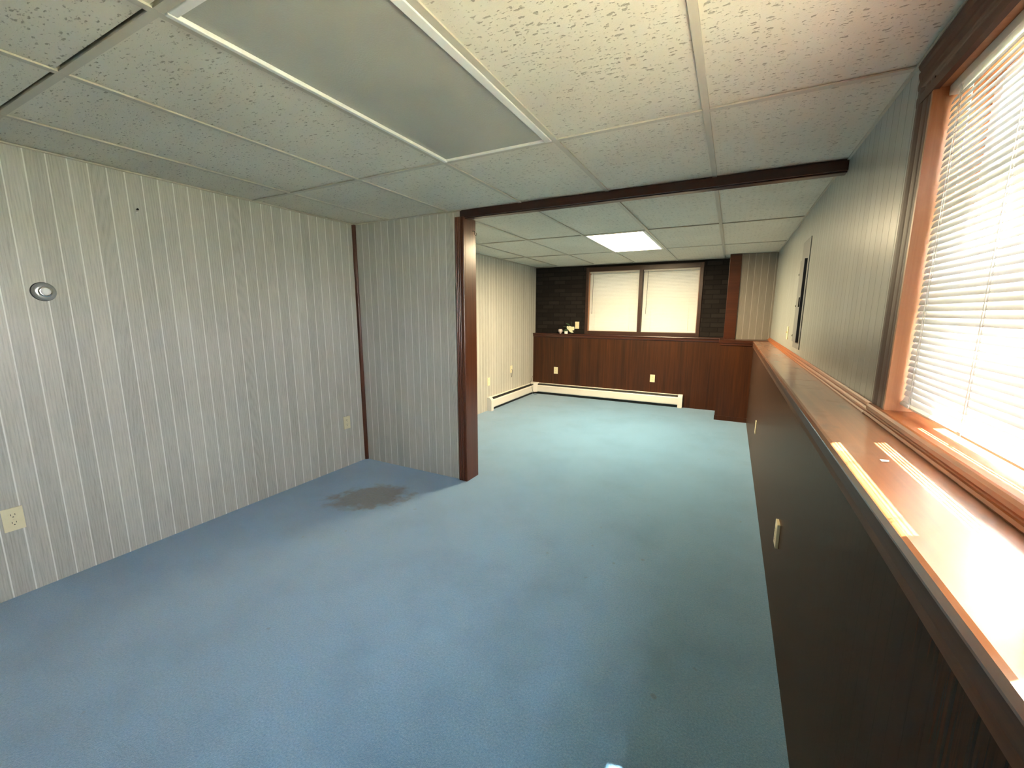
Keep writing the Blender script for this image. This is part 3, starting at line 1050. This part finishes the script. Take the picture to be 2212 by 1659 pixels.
def blade(m, pts, wid, up):
    """curved leaf or petal with a raised rib"""
    P = smooth(pts, 5)
    n = len(P)
    up = Vector(up).normalized()
    base = len(m.v)
    for i, p in enumerate(P):
        t = i / (n - 1)
        d = (P[min(i + 1, n - 1)] - P[max(i - 1, 0)]).normalized()
        s = d.cross(up).normalized()
        nn = s.cross(d).normalized()
        ww = wid * math.sin(math.pi * min(1, .08 + t * .9)) ** .7
        for q, hgt in ((-1, 0), (-.5, .18), (0, .05), (.5, .18), (1, 0)):
            m.v.append(tuple(p + s * ww * q + nn * ww * hgt))
    for i in range(n - 1):
        for k in range(4):
            a = base + i * 5 + k
            m.f.append((a, a + 1, a + 6, a + 5))
            m.s.append(True)
fc = Vector((-.985, 4.715, zt))
def fp(a, b, cc):
    return tuple(fc + Vector((a, b, cc)))
for k, (pts, wd) in enumerate((([fp(-.045, -.005, .106), fp(-.01, -.012, .112), fp(.03, -.012, .104), fp(.075, -.006, .112)], .017),
                               ([fp(-.030, -.008, .088), fp(.00, -.016, .074), fp(.04, -.020, .066), fp(.078, -.012, .072)], .017),
                               ([fp(-.025, -.010, .078), fp(.01, -.018, .050), fp(.04, -.020, .034), fp(.066, -.014, .026)], .015),
                               ([fp(-.050, .000, .128), fp(-.04, -.014, .108), fp(-.03, -.018, .085), fp(-.02, -.012, .068)], .014),
                               ([fp(-.020, .008, .095), fp(.02, .004, .088), fp(.055, .002, .090), fp(.080, .004, .098)], .016))):
    m = MB()
    blade(m, pts, wd, (0, -1, .4))
    m.build('petal', M['petal'], r)
for pts, wd in (([fp(-.05, 0, .10), fp(-.08, 0, .115), fp(-.125, .002, .122)], .006),
                ([fp(-.04, 0, .07), fp(-.07, -.01, .06), fp(-.12, -.012, .035)], .018),
                ([fp(-.03, 0, .06), fp(-.06, -.012, .045), fp(-.085, -.012, .012)], .016),
                ([fp(-.02, 0, .05), fp(.01, -.012, .036), fp(.045, -.014, .006)], .012),
                ([fp(0, .005, .11), fp(-.03, .005, .15), fp(-.075, .004, .17)], .013)):
    m = MB()
    blade(m, pts, wd, (0, -1, .3))
    m.build('leaf', M['leaf'], r)
MB().tube(smooth([fp(-.10, -.004, .004), fp(-.06, -.002, .05), fp(-.03, 0, .10), fp(.01, .004, .13), fp(.018, .006, .20)]), .003, 8).build('stem', M['leaf'], r)

# little paper scrap on the sunlit ledge
m = MB()
m.v = [(1.700, -.668, ZL + .0006), (1.712, -.672, ZL + .0035), (1.716, -.656, ZL + .0030), (1.708, -.650, ZL + .0008), (1.699, -.656, ZL + .0022)]
m.f = [(0, 1, 2, 3, 4)]
m.s = [False]
o = m.build('paper_scrap', M['white'])
sm = o.modifiers.new('thickness', 'SOLIDIFY')
sm.thickness = .0006
tag(o, 'tiny torn scrap of white paper on the sunlit ledge', 'paper scrap')

# ------------------------------------------------------------------ outdoors
g = MB()
g.box(XO, 30, -30, 30, .50, .60)
g.box(-30, XO, 5.0, 30, .50, .60)
struct(g.build('ground', M['ground']), 'ground outside the windows', 'ground')

# ------------------------------------------------------------------ light
wd = bpy.data.worlds.new('sky')
S.world = wd
wd.use_nodes = True
nt = wd.node_tree
bg = nt.nodes['Background']
tc = nt.nodes.new('ShaderNodeTexCoord')
sp = nt.nodes.new('ShaderNodeSeparateXYZ')
rp = nt.nodes.new('ShaderNodeValToRGB')
nt.links.new(tc.outputs['Generated'], sp.inputs[0])
nt.links.new(sp.outputs[2], rp.inputs[0])
rp.color_ramp.elements[0].position = 0.0
rp.color_ramp.elements[0].color = (0.98, 0.96, 0.97, 1)
rp.color_ramp.elements[1].position = 0.8
rp.color_ramp.elements[1].color = (0.76, 0.84, 1.0, 1)
nt.links.new(rp.outputs[0], bg.inputs['Color'])
bg.inputs['Strength'].default_value = 7.0

sl = bpy.data.lights.new('sun', 'SUN')
sl.energy = 45.0
sl.angle = math.radians(0.53)
sl.color = (1.0, 0.94, 0.84)
so = bpy.data.objects.new('sun', sl)
COL.objects.link(so)
so.rotation_euler = Vector((-1.0, -0.5, -SUN_TAN)).to_track_quat('-Z', 'Y').to_euler()

# ------------------------------------------------------------------ camera
cam = bpy.data.cameras.new('camera')
co = bpy.data.objects.new('camera', cam)
COL.objects.link(co)
R = Matrix(((0.88654765, -0.45563518, -0.08018629), (0.46262766, 0.87422949, 0.14730395), (0.00298436, -0.16768837, 0.98583554)))
right, fwd, up = R.col[0], R.col[1], R.col[2]
mw = Matrix.Identity(4)
for i in range(3):
    mw[i][0], mw[i][1], mw[i][2] = right[i], up[i], -fwd[i]
mw[0][3], mw[1][3], mw[2][3] = 1.36905, -1.86929, 1.37834
co.matrix_world = mw
cam.sensor_fit = 'HORIZONTAL'
cam.sensor_width = 36.0
cam.lens = 36.0 * 899.21 / 2212.0
cam.clip_start = 0.02
S.camera = co

# ------------------------------------------------------------------ view
S.view_settings.view_transform = 'Standard'
S.view_settings.look = 'None'
S.view_settings.gamma = 1.0
S.view_settings.use_curve_mapping = False
S.view_settings.exposure = 3.58
S.cycles.use_denoising = True
S.cycles.max_bounces = 14
S.cycles.diffuse_bounces = 10
S.cycles.glossy_bounces = 6
S.cycles.transmission_bounces = 10
S.cycles.transparent_max_bounces = 16
S.cycles.sample_clamp_indirect = 8.0
